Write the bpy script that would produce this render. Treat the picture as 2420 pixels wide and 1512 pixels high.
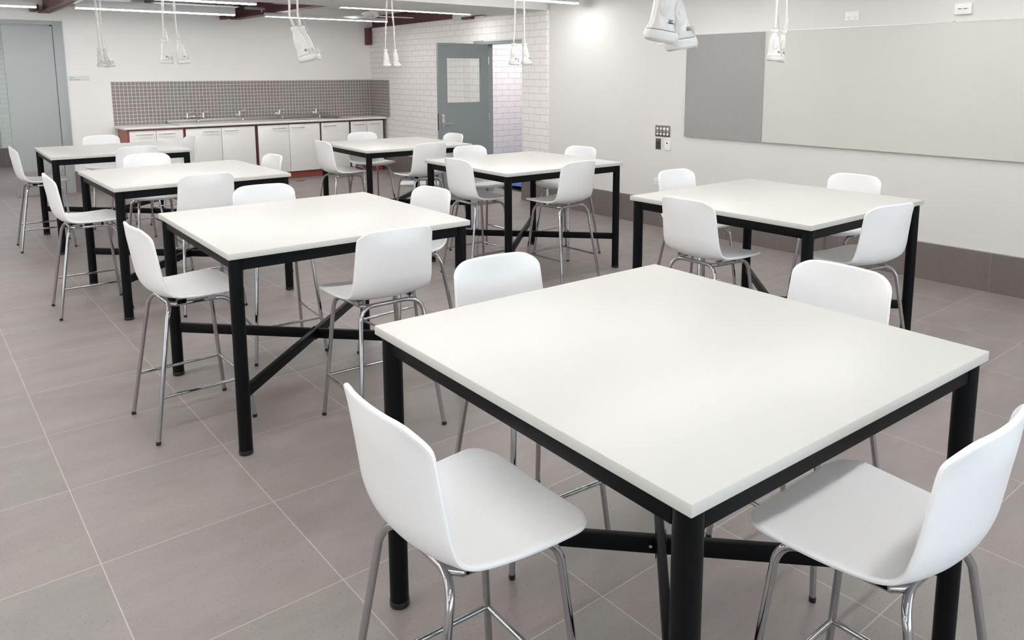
import bpy, bmesh, math, random
from mathutils import Vector, Matrix
random.seed(7)
for o in list(bpy.data.objects): bpy.data.objects.remove(o)
S = bpy.context.scene
COL = S.collection
PI = math.pi

# ------------------------------------------------------------------ camera, world, exposure
FPX, CX, CY = 1809.36, 1236.0, 443.4
PITCH, ROLL, YAW, CAMH = 0.1486, -0.0026, 0.6848, 1.635
cd = bpy.data.cameras.new('camera'); cam = bpy.data.objects.new('camera', cd); COL.objects.link(cam)
cy_, sy_ = math.cos(YAW), math.sin(YAW); cp_, sp_ = math.cos(PITCH), math.sin(PITCH)
fw = Vector((sy_*cp_, cy_*cp_, -sp_)); rr = Vector((cy_, -sy_, 0)); uu = rr.cross(fw)
c_, s_ = math.cos(ROLL), math.sin(ROLL)
R_ = c_*rr + s_*uu; U_ = -s_*rr + c_*uu
cam.matrix_world = Matrix(((R_.x, U_.x, -fw.x, 0), (R_.y, U_.y, -fw.y, 0), (R_.z, U_.z, -fw.z, CAMH), (0, 0, 0, 1)))
cd.sensor_fit = 'HORIZONTAL'; cd.sensor_width = 36
cd.lens = 36*FPX/2420
cd.shift_x = -(CX-1210)/2420; cd.shift_y = -(756-CY)/2420
cd.clip_start = 0.05; cd.clip_end = 100
S.camera = cam

W = bpy.data.worlds.new('daylight'); S.world = W; W.use_nodes = True
bg = W.node_tree.nodes['Background']
bg.inputs[1].default_value = 3.9
# daylight is bluer towards the window behind the camera, whiter towards the added left-hand windows
wt_ = W.node_tree; tcw = wt_.nodes.new('ShaderNodeTexCoord'); sxw = wt_.nodes.new('ShaderNodeSeparateXYZ'); mrw = wt_.nodes.new('ShaderNodeMapRange'); mxw = wt_.nodes.new('ShaderNodeMix')
mxw.data_type = 'RGBA'; mrw.inputs[1].default_value = -.9; mrw.inputs[2].default_value = .1
mxw.inputs['A'].default_value = (.40, .39, .375, 1); mxw.inputs['B'].default_value = (.68, .84, .95, 1)
wt_.links.new(tcw.outputs['Generated'], sxw.inputs[0]); wt_.links.new(sxw.outputs[0], mrw.inputs[0]); wt_.links.new(mrw.outputs[0], mxw.inputs['Factor']); wt_.links.new(mxw.outputs['Result'], bg.inputs[0])
S.view_settings.view_transform = 'Standard'; S.view_settings.look = 'None'
S.view_settings.exposure = 0.0; S.view_settings.gamma = 1.0
S.view_settings.use_curve_mapping = False
LED_STRENGTH = 52.0
def portal(name, loc, rot, sx, sy):
    l = bpy.data.lights.new(name, 'AREA'); l.shape = 'RECTANGLE'; l.size = sx; l.size_y = sy
    l.cycles.is_portal = True
    o = bpy.data.objects.new(name, l); COL.objects.link(o); o.location = loc; o.rotation_euler = rot
portal('sky_portal', (2.2, -3.04, 1.6), (-PI/2, 0, 0), 7.2, 1.7)   # daylight enters through the window behind the camera
portal('sky_portal', (-4.04, 4.0, 1.6), (0, -PI/2, 0), 1.7, 10.0)   # and through unseen left-hand windows added as fill
def fill_light(name, loc, sx, sy, power, col):
    l = bpy.data.lights.new(name, 'AREA'); l.shape = 'RECTANGLE'; l.size = sx; l.size_y = sy
    l.energy = power; l.color = col
    o = bpy.data.objects.new(name, l); COL.objects.link(o); o.location = loc
fill_light('corridor_fill', (7.3, 8.3, 2.34), .3, .8, 26, (1.0, 0.95, 0.95))  # unseen area light added to brighten the brick corridor
fill_light('entry_daylight_fill', (0.6, 14.3, 2.6), 1.2, 1.2, 48, (0.93, 0.98, 1.0))  # unseen area light added for the cool daylight glow in the entry

# ------------------------------------------------------------------ helpers
def tag(o, label=None, cat=None, group=None, kind=None):
    if label: o['label'] = label
    if cat: o['category'] = cat
    if group: o['group'] = group
    if kind: o['kind'] = kind
    return o
def empty(name, loc=(0, 0, 0), rz=0.0):
    o = bpy.data.objects.new(name, None); COL.objects.link(o)
    o.location = loc; o.rotation_euler = (0, 0, rz); o.empty_display_size = .1
    return o
class MB:
    def __init__(s): s.bm = bmesh.new()
    def box(s, x0, x1, y0, y1, z0, z1, bev=0.0, M=None, seg=2):
        r = bmesh.ops.create_cube(s.bm, size=1.0); vs = r['verts']
        for v in vs:
            v.co = Vector(((x0+x1)/2+v.co.x*(x1-x0), (y0+y1)/2+v.co.y*(y1-y0), (z0+z1)/2+v.co.z*(z1-z0)))
        if M is not None:
            for v in vs: v.co = M @ v.co
        if bev > 0:
            es = list({e for v in vs for e in v.link_edges})
            bmesh.ops.bevel(s.bm, geom=es, offset=bev, segments=seg, profile=.5, affect='EDGES')
        return s
    def cyl(s, x, y, z0, z1, r, r2=None, n=24, M=None, bev=0.0):
        r2 = r if r2 is None else r2
        g = bmesh.ops.create_cone(s.bm, cap_ends=True, segments=n, radius1=r, radius2=r2, depth=z1-z0)
        for v in g['verts']:
            v.co = v.co + Vector((x, y, (z0+z1)/2))
            if M is not None: v.co = M @ v.co
        if bev:
            es = list({e for v in g['verts'] for e in v.link_edges if len(e.link_faces) == 2 and max(len(f.verts) for f in e.link_faces) > 4})
            bmesh.ops.bevel(s.bm, geom=es, offset=bev, segments=2, profile=.5, affect='EDGES')
        return s
    def tube(s, pts, r, n=12, cap=True):
        pts = [Vector(p) for p in pts]; rings = []
        up = None
        for i, p in enumerate(pts):
            if i == 0: t = pts[1]-p
            elif i == len(pts)-1: t = p-pts[i-1]
            else: t = (pts[i+1]-p).normalized()+(p-pts[i-1]).normalized()
            t.normalize()
            if up is None:
                up = Vector((0, 0, 1)) if abs(t.z) < .9 else Vector((1, 0, 0))
            a = t.cross(up).normalized(); b = a.cross(t).normalized(); up = b
            rad = r[i] if isinstance(r, (list, tuple)) else r
            rings.append([s.bm.verts.new(p+a*math.cos(2*PI*k/n)*rad+b*math.sin(2*PI*k/n)*rad) for k in range(n)])
        for A, B in zip(rings, rings[1:]):
            for k in range(n):
                s.bm.faces.new((A[k], A[(k+1) % n], B[(k+1) % n], B[k]))
        if cap:
            s.bm.faces.new(rings[0][::-1]); s.bm.faces.new(rings[-1])
        return s
    def prism(s, prof, a, b, axis='x'):
        """extrude a closed 2D profile from a to b along an axis"""
        def P(u, v, t):
            return {'x': (t, u, v), 'y': (u, t, v), 'z': (u, v, t)}[axis]
        A = [s.bm.verts.new(P(u, v, a)) for u, v in prof]; B = [s.bm.verts.new(P(u, v, b)) for u, v in prof]
        n = len(prof)
        for k in range(n): s.bm.faces.new((A[k], A[(k+1) % n], B[(k+1) % n], B[k]))
        s.bm.faces.new(A[::-1]); s.bm.faces.new(B)
        return s
    def loft(s, rings, cap=True):
        R = [[s.bm.verts.new(p) for p in r] for r in rings]; n = len(R[0])
        for A, B in zip(R, R[1:]):
            for k in range(n): s.bm.faces.new((A[k], A[(k+1) % n], B[(k+1) % n], B[k]))
        if cap: s.bm.faces.new(R[0][::-1]); s.bm.faces.new(R[-1])
        return s
    def build(s, name, mat, parent=None, smooth=True):
        bmesh.ops.recalc_face_normals(s.bm, faces=s.bm.faces)
        me = bpy.data.meshes.new(name); s.bm.to_mesh(me); s.bm.free()
        me.materials.append(mat)
        if smooth:
            for p in me.polygons: p.use_smooth = True
            me.set_sharp_from_angle(angle=math.radians(32))
        o = bpy.data.objects.new(name, me); COL.objects.link(o)
        if parent is not None: o.parent = parent
        return o
def arc(p0, c, p1, n=6):
    """quadratic bend p0-(corner c)-p1"""
    p0, c, p1 = Vector(p0), Vector(c), Vector(p1)
    return [tuple((1-t)**2*p0+2*t*(1-t)*c+t*t*p1) for t in [i/n for i in range(n+1)]]
def copy_tree(o, parent=None):
    c = o.copy(); COL.objects.link(c)
    if parent is not None: c.parent = parent
    for ch in [k for k in ALLCH.get(o.name, [])]:
        copy_tree(ch, c)
    return c
ALLCH = {}
def index(root):
    for ch in root.children:
        ALLCH.setdefault(root.name, []).append(ch); index(ch)

# ------------------------------------------------------------------ materials
def mat(name, col, rough=.5, metal=0.0, spec=.5, bump=0.0, bscale=200.0, var=0.0, vscale=3.0):
    m = bpy.data.materials.new(name); m.use_nodes = True; nt = m.node_tree
    b = nt.nodes['Principled BSDF']
    b.inputs['Base Color'].default_value = (*col, 1); b.inputs['Roughness'].default_value = rough
    b.inputs['Metallic'].default_value = metal; b.inputs['Specular IOR Level'].default_value = spec
    tc = nt.nodes.new('ShaderNodeTexCoord')
    n = nt.nodes.new('ShaderNodeTexNoise'); n.inputs['Scale'].default_value = vscale; n.inputs['Detail'].default_value = 4
    nt.links.new(tc.outputs['Object'], n.inputs['Vector'])
    if var > 0:
        mx = nt.nodes.new('ShaderNodeMix'); mx.data_type = 'RGBA'
        mx.inputs['A'].default_value = (*[c*(1-var) for c in col], 1); mx.inputs['B'].default_value = (*[min(1, c*(1+var)) for c in col], 1)
        nt.links.new(n.outputs['Fac'], mx.inputs['Factor']); nt.links.new(mx.outputs['Result'], b.inputs['Base Color'])
    if bump > 0:
        n2 = nt.nodes.new('ShaderNodeTexNoise'); n2.inputs['Scale'].default_value = bscale
        bp = nt.nodes.new('ShaderNodeBump'); bp.inputs['Strength'].default_value = bump; bp.inputs['Distance'].default_value = .001
        nt.links.new(tc.outputs['Object'], n2.inputs['Vector']); nt.links.new(n2.outputs['Fac'], bp.inputs['Height']); nt.links.new(bp.outputs['Normal'], b.inputs['Normal'])
    return m
def srgb(r, g, b):
    f = lambda c: (c/255/12.92) if c/255 <= .04045 else ((c/255+.055)/1.055)**2.4
    return (f(r), f(g), f(b))
def grid_mat(name, ax, ay, ox, oy, pitch, grout_w, tile, grout, rough, tintvar, speck=False, pinkish=0.0, bump=.3, cloud=.06, patch=None):
    """square tiles laid on a grid, position taken along two world/object axes"""
    m = bpy.data.materials.new(name); m.use_nodes = True; nt = m.node_tree; N = nt.nodes; L = nt.links
    b = N['Principled BSDF']; b.inputs['Roughness'].default_value = rough
    tc = N.new('ShaderNodeTexCoord'); sx = N.new('ShaderNodeSeparateXYZ'); L.new(tc.outputs['Object'], sx.inputs[0])
    def M(op, *a):
        n = N.new('ShaderNodeMath'); n.operation = op
        for i, v in enumerate(a):
            if isinstance(v, (int, float)): n.inputs[i].default_value = v
            else: L.new(v, n.inputs[i])
        return n.outputs[0]
    u = M('DIVIDE', M('SUBTRACT', sx.outputs[ax], ox), pitch); v = M('DIVIDE', M('SUBTRACT', sx.outputs[ay], oy), pitch)
    fu, fv = M('FLOOR', u), M('FLOOR', v)
    du = M('SUBTRACT', .5, M('ABSOLUTE', M('SUBTRACT', M('SUBTRACT', u, fu), .5)))
    dv = M('SUBTRACT', .5, M('ABSOLUTE', M('SUBTRACT', M('SUBTRACT', v, fv), .5)))
    d = M('MULTIPLY', M('MINIMUM', du, dv), pitch)
    mask = M('LESS_THAN', d, grout_w/2)
    cb = N.new('ShaderNodeCombineXYZ'); L.new(fu, cb.inputs[0]); L.new(fv, cb.inputs[1])
    wn = N.new('ShaderNodeTexWhiteNoise'); wn.noise_dimensions = '2D'; L.new(cb.outputs[0], wn.inputs['Vector'])
    # clouds offset per tile so every tile has its own print
    off = N.new('ShaderNodeVectorMath'); off.operation = 'MULTIPLY_ADD'
    L.new(wn.outputs['Color'], off.inputs[0]); off.inputs[1].default_value = (9, 9, 9); L.new(tc.outputs['Object'], off.inputs[2])
    nz = N.new('ShaderNodeTexNoise'); nz.inputs['Scale'].default_value = 2.2; nz.inputs['Detail'].default_value = 6; nz.inputs['Roughness'].default_value = .6
    st = N.new('ShaderNodeMapping'); st.inputs['Scale'].default_value = (1, 2.6, 1) if speck else (1, 1, 1)
    L.new(off.outputs[0], st.inputs[0]); L.new(st.outputs[0], nz.inputs['Vector'])
    val = M('ADD', 1-tintvar/2, M('MULTIPLY', wn.outputs['Value'], tintvar))
    val = M('MULTIPLY', val, M('ADD', 1-cloud, M('MULTIPLY', nz.outputs['Fac'], 2*cloud)))
    rgb = N.new('ShaderNodeMix'); rgb.data_type = 'RGBA'
    rgb.inputs['A'].default_value = (*tile, 1)
    rgb.inputs['B'].default_value = (tile[0]*(1+pinkish), tile[1]*(1-pinkish*.6), tile[2]*(1+pinkish*.2), 1)
    nz2 = N.new('ShaderNodeTexNoise'); nz2.inputs['Scale'].default_value = 1.1; L.new(off.outputs[0] if patch is None else tc.outputs['Object'], nz2.inputs['Vector'])
    if patch: nz2.inputs['Scale'].default_value = patch
    cr = N.new('ShaderNodeMapRange'); cr.inputs[1].default_value = .42; cr.inputs[2].default_value = .6; L.new(nz2.outputs['Fac'], cr.inputs[0])
    L.new(cr.outputs[0], rgb.inputs['Factor'])
    sc = N.new('ShaderNodeVectorMath'); sc.operation = 'SCALE'; L.new(rgb.outputs['Result'], sc.inputs[0])
    if speck:
        sp = N.new('ShaderNodeTexNoise'); sp.inputs['Scale'].default_value = 130; sp.inputs['Detail'].default_value = 3
        L.new(tc.outputs['Object'], sp.inputs['Vector'])
        mr = N.new('ShaderNodeMapRange'); mr.inputs[1].default_value = .30; mr.inputs[2].default_value = .38; mr.inputs[3].default_value = .62; mr.inputs[4].default_value = 1
        L.new(sp.outputs['Fac'], mr.inputs[0]); val = M('MULTIPLY', val, mr.outputs[0])
    L.new(val, sc.inputs['Scale'])
    fin = N.new('ShaderNodeMix'); fin.data_type = 'RGBA'; L.new(mask, fin.inputs['Factor']); L.new(sc.outputs[0], fin.inputs['A']); fin.inputs['B'].default_value = (*grout, 1)
    L.new(fin.outputs['Result'], b.inputs['Base Color'])
    bp = N.new('ShaderNodeBump'); bp.inputs['Strength'].default_value = bump; bp.inputs['Distance'].default_value = .002
    L.new(M('SUBTRACT', M('MULTIPLY', nz.outputs['Fac'], .3), mask), bp.inputs['Height']); L.new(bp.outputs['Normal'], b.inputs['Normal'])
    return m
def brick_mat(name, col, mortar, rough=.55, strength=.5):
    m = bpy.data.materials.new(name); m.use_nodes = True; nt = m.node_tree; N = nt.nodes; L = nt.links
    b = N['Principled BSDF']; b.inputs['Roughness'].default_value = rough
    tc = N.new('ShaderNodeTexCoord'); sx = N.new('ShaderNodeSeparateXYZ'); cb = N.new('ShaderNodeCombineXYZ')
    L.new(tc.outputs['Object'], sx.inputs[0])
    ad = N.new('ShaderNodeMath'); L.new(sx.outputs[0], ad.inputs[0]); L.new(sx.outputs[1], ad.inputs[1])   # wraps round the pier's end face
    L.new(ad.outputs[0], cb.inputs[0]); L.new(sx.outputs[2], cb.inputs[1])
    wob = N.new('ShaderNodeTexNoise'); wob.inputs['Scale'].default_value = 7; L.new(tc.outputs['Object'], wob.inputs['Vector'])
    wa = N.new('ShaderNodeVectorMath'); wa.operation = 'MULTIPLY_ADD'; wa.inputs[1].default_value = (.006, .006, 0)
    L.new(wob.outputs['Color'], wa.inputs[0]); L.new(cb.outputs[0], wa.inputs[2])
    br = N.new('ShaderNodeTexBrick'); L.new(wa.outputs[0], br.inputs['Vector'])
    br.inputs['Scale'].default_value = 1; br.inputs['Brick Width'].default_value = .240; br.inputs['Row Height'].default_value = .0865
    br.inputs['Mortar Size'].default_value = .0042; br.inputs['Mortar Smooth'].default_value = .35; br.inputs['Bias'].default_value = 0
    br.inputs['Color1'].default_value = (*col, 1); br.inputs['Color2'].default_value = (*[c*.975 for c in col], 1); br.inputs['Mortar'].default_value = (*mortar, 1)
    L.new(br.outputs['Color'], b.inputs['Base Color'])
    nz = N.new('ShaderNodeTexNoise'); nz.inputs['Scale'].default_value = 45; L.new(tc.outputs['Object'], nz.inputs['Vector'])
    mt = N.new('ShaderNodeMath'); mt.operation = 'MULTIPLY_ADD'; L.new(br.outputs['Fac'], mt.inputs[0]); mt.inputs[1].default_value = -1; 
    m2 = N.new('ShaderNodeMath'); m2.operation = 'MULTIPLY'; L.new(nz.outputs['Fac'], m2.inputs[0]); m2.inputs[1].default_value = .12; L.new(m2.outputs[0], mt.inputs[2])
    bp = N.new('ShaderNodeBump'); bp.inputs['Strength'].default_value = strength; bp.inputs['Distance'].default_value = .006
    L.new(mt.outputs[0], bp.inputs['Height']); L.new(bp.outputs['Normal'], b.inputs['Normal'])
    return m
def emis(name, col, st):
    m = bpy.data.materials.new(name); m.use_nodes = True; b = m.node_tree.nodes['Principled BSDF']
    b.inputs['Base Color'].default_value = (.9, .9, .9, 1); b.inputs['Emission Color'].default_value = (*col, 1); b.inputs['Emission Strength'].default_value = st
    return m

M_PLASTER = mat('white_plaster', (.84, .83, .81), .6, bump=.08, bscale=90, var=.01)
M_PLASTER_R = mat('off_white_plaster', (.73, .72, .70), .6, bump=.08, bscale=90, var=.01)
M_CEIL = mat('ceiling_paint', (.74, .74, .73), .7, var=.01)
M_DECK = mat('galvanised_deck', (.34, .36, .36), .45, .6, var=.08)
M_BRICK = brick_mat('painted_white_brick', (.86, .84, .825), (.62, .59, .58))
M_BRICK2 = brick_mat('painted_corridor_brick', (.77, .74, .75), (.52, .48, .50))
M_BRICK3 = brick_mat('painted_entry_brick', (.70, .735, .70), (.54, .57, .54))
M_TILE_F = grid_mat('floor_tile', 0, 1, .3928, 4.524, .5953, .0035, (.250, .225, .212), (.44, .40, .37), .45, .035, speck=True, pinkish=.035, bump=.35, cloud=.30)
M_SKIRT_Y = grid_mat('skirting_tile_along', 1, 2, 2.11, -.30, .5953, .003, (.170, .143, .134), (.27, .24, .23), .45, .08, speck=True, bump=.2, cloud=.16)
M_SKIRT_X = grid_mat('skirting_tile_back', 0, 2, 2.05, -.30, .5953, .003, (.170, .143, .134), (.27, .24, .23), .45, .08, speck=True, bump=.2, cloud=.16)
M_MOS_X = grid_mat('mosaic_tile_back', 0, 2, 2.40, .900, .0520, .0052, (.225, .212, .192), (.70, .68, .65), .30, .10, pinkish=.10, bump=.5, cloud=.05, patch=3.0)
M_ALU = mat('brushed_aluminium', (.62, .62, .62), .35, .9)
M_WHITE_LAM = mat('white_laminate', (.60, .592, .562), .38, spec=.45, var=.006)
M_WORKTOP = mat('worktop_white', (.86, .85, .83), .35)
M_BLACK = mat('black_powder_coat', (.0032, .0036, .0044), .45, spec=.15, bump=.05, bscale=600)
M_BLACKP = mat('black_plastic', (.012, .012, .012), .35)
M_SHELL = mat('white_plastic_shell', (.90, .90, .905), .36, spec=.45, bump=.04, bscale=900)
M_CHROME = mat('chrome', (.47, .47, .48), .05, 1.0)
M_CHROME_TAP = mat('polished_chrome', (.84, .84, .84), .10, 1.0)
M_STEEL_SINK = mat('satin_sink_steel', (.60, .58, .55), .42, .9)
M_STEEL = mat('stainless_steel', (.62, .60, .57), .25, 1.0)
M_GREYD = mat('grey_door_paint', (.235, .262, .264), .42, var=.02)
M_GREYF = mat('grey_frame_paint', (.27, .30, .305), .4)
M_GREYL = mat('pale_grey_door_paint', (.40, .425, .425), .42, var=.015)
M_GREYLF = mat('pale_grey_frame_paint', (.37, .395, .40), .4)
M_RED = mat('oxide_red_steel', (.105, .022, .030), .45, var=.12)
M_TERRA = mat('terracotta_laminate', (.33, .075, .050), .4, var=.04)
M_TERRAD = mat('dark_red_edge', (.085, .020, .018), .45)
M_CAB = mat('cabinet_white_gloss', (.80, .795, .775), .22, var=.01)
M_PIN = mat('grey_felt', (.335, .335, .325), .9, bump=.3, bscale=500, var=.06, vscale=60)
M_WB = mat('whiteboard_enamel', (.625, .62, .575), .33, spec=.4)
M_WPL = mat('white_plastic', (.90, .89, .88), .28, spec=.5)
M_SOCK = mat('socket_plastic', (.64, .625, .605), .28, spec=.6)
M_WPL2 = mat('white_cord', (.68, .65, .62), .5)
M_BRASS = mat('bronze_plate', (.20, .18, .155), .4, .6)
M_DARK = mat('dark_grey', (.03, .03, .03), .5)
M_LED = emis('led_diffuser', (1.0, .985, .965), LED_STRENGTH)
M_FIX = mat('fixture_white', (.66, .67, .67), .4)
M_COVER = mat('clear_flip_cover', (.70, .69, .68), .12)
M_COVER.node_tree.nodes['Principled BSDF'].inputs['Alpha'].default_value = .45
M_SIGN = mat('sign_cream', (.70, .73, .66), .4)
M_GREEN = mat('green_ink', (.02, .16, .09), .5)
M_BLUE = mat('blue_sheet', (.05, .12, .42), .5, var=.15, vscale=12)
M_ASPH = mat('dark_corridor_floor', (.055, .055, .060), .7, var=.1)
M_GLASS = bpy.data.materials.new('clear_glass'); M_GLASS.use_nodes = True; g_ = M_GLASS.node_tree
g_.nodes.remove(g_.nodes['Principled BSDF'])
gt, gg, gm = g_.nodes.new('ShaderNodeBsdfTransparent'), g_.nodes.new('ShaderNodeBsdfGlossy'), g_.nodes.new('ShaderNodeMixShader')
gt.inputs[0].default_value = (.96, .97, .96, 1); gg.inputs['Roughness'].default_value = .02; gm.inputs[0].default_value = .06
g_.links.new(gt.outputs[0], gm.inputs[1]); g_.links.new(gg.outputs[0], gm.inputs[2]); g_.links.new(gm.outputs[0], g_.nodes['Material Output'].inputs['Surface'])


# ------------------------------------------------------------------ room shell
XR, YB, XL, YF = 6.245, 12.16, -4.0, -3.0
ZC = 2.70
def struct(name, mb, m, parent=None, smooth=False):
    o = mb.build(name, m, parent, smooth)
    if parent is None: o['kind'] = 'structure'
    return o
struct('floor', MB().box(XL-.2, 6.62, YF-.2, YB+.12, -.1, 0), M_TILE_F)
struct('floor', MB().box(-2.0, 2.2, YB+.12, 16.6, -.1, 0), M_TILE_F)
struct('floor', MB().box(6.62, 9.0, 6.9, 9.6, -.1, -.004), M_ASPH)
struct('ceiling', MB().box(XL-.2, XR+.3, YF-.2, 7.15, ZC, ZC+.1), M_CEIL)
struct('ceiling', MB().box(XL-.2, 9.0, 7.15, 8.20, 2.385, ZC+.1), M_CEIL)          # dropped bulkhead
struct('ceiling', MB().box(4.2, 9.0, 8.20, YB+.2, ZC, ZC+.1), M_CEIL)
struct('ceiling', MB().box(XL-.2, 1.6, 8.20, YB+.2, ZC, ZC+.1), M_CEIL)
# corrugated deck over the middle bay
prof = []
x = 1.6
dk = MB(); n = 0
y = 8.20; pr = []
while y < YB+.2:
    pr += [(y, 2.70), (y+.05, 2.70), (y+.07, 2.67), (y+.12, 2.67)]; y += .14
pr = pr + [(y, 2.70), (y, 2.80), (8.20, 2.80)]
struct('ceiling', dk.prism(pr, 1.6, 4.2, 'x'), M_DECK)
struct('wall_right', MB().box(XR, XR+.25, YF-.2, 7.14, 0, ZC), M_PLASTER_R)
struct('wall_left', MB().box(XL-.2, XL, YF-.2, -1.0, 0, ZC).box(XL-.2, XL, 9.0, YB+.2, 0, ZC).box(XL-.2, XL, -1.0, 9.0, 0, .75).box(XL-.2, XL, -1.0, 9.0, 2.45, ZC), M_PLASTER)
wl_ = MB()
for yy in (-1.0, 1.5, 4.0, 6.5, 8.96): wl_.box(XL-.14, XL-.08, yy, yy+.04, .75, 2.45)
wl_.box(XL-.14, XL-.08, -1.0, 9.0, .75, .79).box(XL-.14, XL-.08, -1.0, 9.0, 2.41, 2.45)
struct('added_fill_window', wl_, M_ALU)  # frames of the unseen left windows, added for fill on upright faces
# back wall with the store doorway (double, x from -.1 to 1.80)
wb = MB().box(1.80, 6.75, YB, YB+.14, 0, ZC).box(XL-.2, -.02, YB, YB+.14, 0, ZC).box(-.02, 1.80, YB, YB+.14, 2.335, ZC)
struct('wall_back', wb, M_PLASTER)
# front wall (behind the camera) with the daylight window
wf = MB().box(XL-.2, -1.4, YF-.2, YF, 0, ZC).box(5.8, XR+.25, YF-.2, YF, 0, ZC).box(-1.4, 5.8, YF-.2, YF, 0, .75).box(-1.4, 5.8, YF-.2, YF, 2.45, ZC)
struct('wall_front', wf, M_PLASTER)
wfr = MB()
for xx in (-1.4, .4, 2.2, 4.0, 5.76): wfr.box(xx, xx+.04, YF-.14, YF-.08, .75, 2.45)
wfr.box(-1.4, 5.8, YF-.14, YF-.08, .75, .79).box(-1.4, 5.8, YF-.14, YF-.08, 2.41, 2.45)
struct('window_1', wfr, M_ALU)
# brick side wall, very slightly out of square, with the open doorway
BA = math.atan2(5.02, .30)
def brick_local(name, mb, m, smooth=False, parent=None):
    o = mb.build(name, m, parent, smooth)
    if parent is None:
        o.location = (6.20, 7.14, 0); o.rotation_euler = (0, 0, BA)
    return o
S0, S1 = .505, 1.40
bw = MB().box(0, S0, -.20, 0, 0, 2.385).box(S1, 5.06, -.12, 0, 0, 2.405).box(S0, S1, -.20, 0, 2.045, 2.385)
o = brick_local('wall_side', bw, M_BRICK); o['kind'] = 'structure'
o = brick_local('wall_side_upper', MB().box(1.06, 5.06, -.22, -.06, 2.405, ZC), M_PLASTER); o['kind'] = 'structure'; o.name = 'wall_upper'
# corridor beyond the side doorway
struct('wall_corridor', MB().box(6.60, 9.2, 9.2, 9.3, 0, 2.385), M_BRICK2)
struct('wall_corridor_end', MB().box(9.0, 9.1, 6.9, 9.3, 0, 2.385), M_PLASTER).name = 'wall_end'
struct('wall_corridor_near', MB().box(6.50, 9.1, 6.9, 7.0, 0, 2.385), M_PLASTER).name = 'wall_near'
# entry space beyond the store doorway
e3 = struct('wall_entry', MB().box(1.40, 2.3, 16.3, 16.4, 0, 2.7), M_BRICK3)
struct('wall_entry_smooth', MB().box(-2.1, 1.40, 16.28, 16.4, 0, 2.7), M_GREYL).name = 'wall_entry_panel'
struct('wall_entry_right', MB().box(2.1, 2.2, YB+.14, 16.4, 0, 2.7), M_PLASTER).name = 'wall_entry_right'
struct('wall_entry_left', MB().box(-2.1, -2.0, YB+.14, 16.4, 0, 2.7), M_PLASTER).name = 'wall_entry_left'
struct('ceiling', MB().box(-2.1, 2.2, YB+.14, 16.4, 2.7, 2.8), M_CEIL)
struct('ceiling', MB().box(6.3, 9.1, 8.20, 9.3, 2.385, 2.5), M_CEIL)
# skirting
struct('baseboard_right', MB().box(XR-.010, XR, YF, 7.13, 0, .293, bev=.0015), M_SKIRT_Y)
struct('baseboard_back', MB().box(1.865, 2.44, YB-.010, YB, 0, .293, bev=.0015), M_SKIRT_X)
o = brick_local('baseboard_side', MB().box(-.008, S0+.006, 0, .010, 0, .30).box(S0, S0+.008, -.20, .010, 0, .30).box(S1+.02, 5.02, 0, .010, 0, .30), M_SKIRT_X); o['kind'] = 'structure'
struct('baseboard_entry', MB().box(-2.0, 2.1, 16.25, 16.28, 0, .34), M_SKIRT_X)
struct('trim_1', MB().box(XR-.004, XR, YF, 7.13, .293, .300), M_ALU)
# mosaic splashback
struct('trim_2', MB().box(2.40, 6.50, YB-.012, YB, .905, 1.528), M_MOS_X)
o = brick_local('trim_3', MB().box(4.30, 5.03, 0, .012, .905, 1.528), M_MOS_X); o['kind'] = 'structure'
o = brick_local('trim_4', MB().box(4.292, 4.30, 0, .014, .905, 1.528), M_ALU); o['kind'] = 'structure'
struct('trim_5', MB().box(2.40, 6.50, YB-.013, YB, 1.528, 1.533), M_ALU)

# ------------------------------------------------------------------ doors
def rounded_frame(mb, x0, x1, z0, z1, wx0, wx1, wz0, wz1, y0, y1, bev=.002):
    mb.box(x0, wx0, y0, y1, z0, z1).box(wx1, x1, y0, y1, z0, z1).box(wx0, wx1, y0, y1, z0, wz0).box(wx0, wx1, y0, y1, wz1, z1)
# side door (grey, glazed, standing open square to the wall)
d1 = empty('door_1', (6.235, 8.385, 0), PI-.02); d1['kind'] = 'structure'
DW = .79
leaf = MB(); rounded_frame(leaf, 0.0, DW, .012, 2.02, .112, .665, 1.245, 1.835, -.018, .018)
leaf.build('door_leaf', M_GREYD, d1, False)
gb = MB(); rounded_frame(gb, .108, .669, 1.241, 1.839, .120, .657, 1.253, 1.827, -.021, .021); gb.build('glazing_bead', M_GREYD, d1, False)
MB().box(.112, .665, -.003, .003, 1.245, 1.835).build('glass_pane', M_GLASS, d1, False)
hd = MB().box(DW-.085, DW-.045, .018, .026, .93, 1.11, bev=.003).build('lock_plate', M_STEEL, d1)
t = MB().tube([(DW-.065, .02, .985), (DW-.065, .065, .985)], .009); t.tube(arc((DW-.065, .058, .985), (DW-.07, .066, .985), (DW-.09, .066, .985))+[(DW-.19, .066, .985)], .008)
t.build('lever_handle', M_STEEL, hd)
MB().cyl(0, 0, 0, .012, .012, M=Matrix.Translation((DW-.065, .026, 1.07)) @ Matrix.Rotation(-PI/2, 4, 'X')).build('lock_cylinder', M_STEEL, hd)
MB().box(DW, DW+.003, -.011, .011, .90, 1.12).build('edge_plate', M_DARK, d1)
hg = MB()
for z in (.25, 1.0, 1.75): hg.cyl(-.004, .022, z, z+.1, .007)
hg.build('hinge', M_STEEL, d1)
# frame of the side doorway
fr = MB().box(S1-.045, S1, -.118, .006, 0, 2.045).box(S0, S0+.03, -.20, -.10, 0, 2.045).box(S0, S1, -.19, .008, 2.020, 2.060).box(S1, S1+.24, -.0, .010, 2.035, 2.070)
o = brick_local('door_2', fr, M_GREYF); o['kind'] = 'structure'
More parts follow.
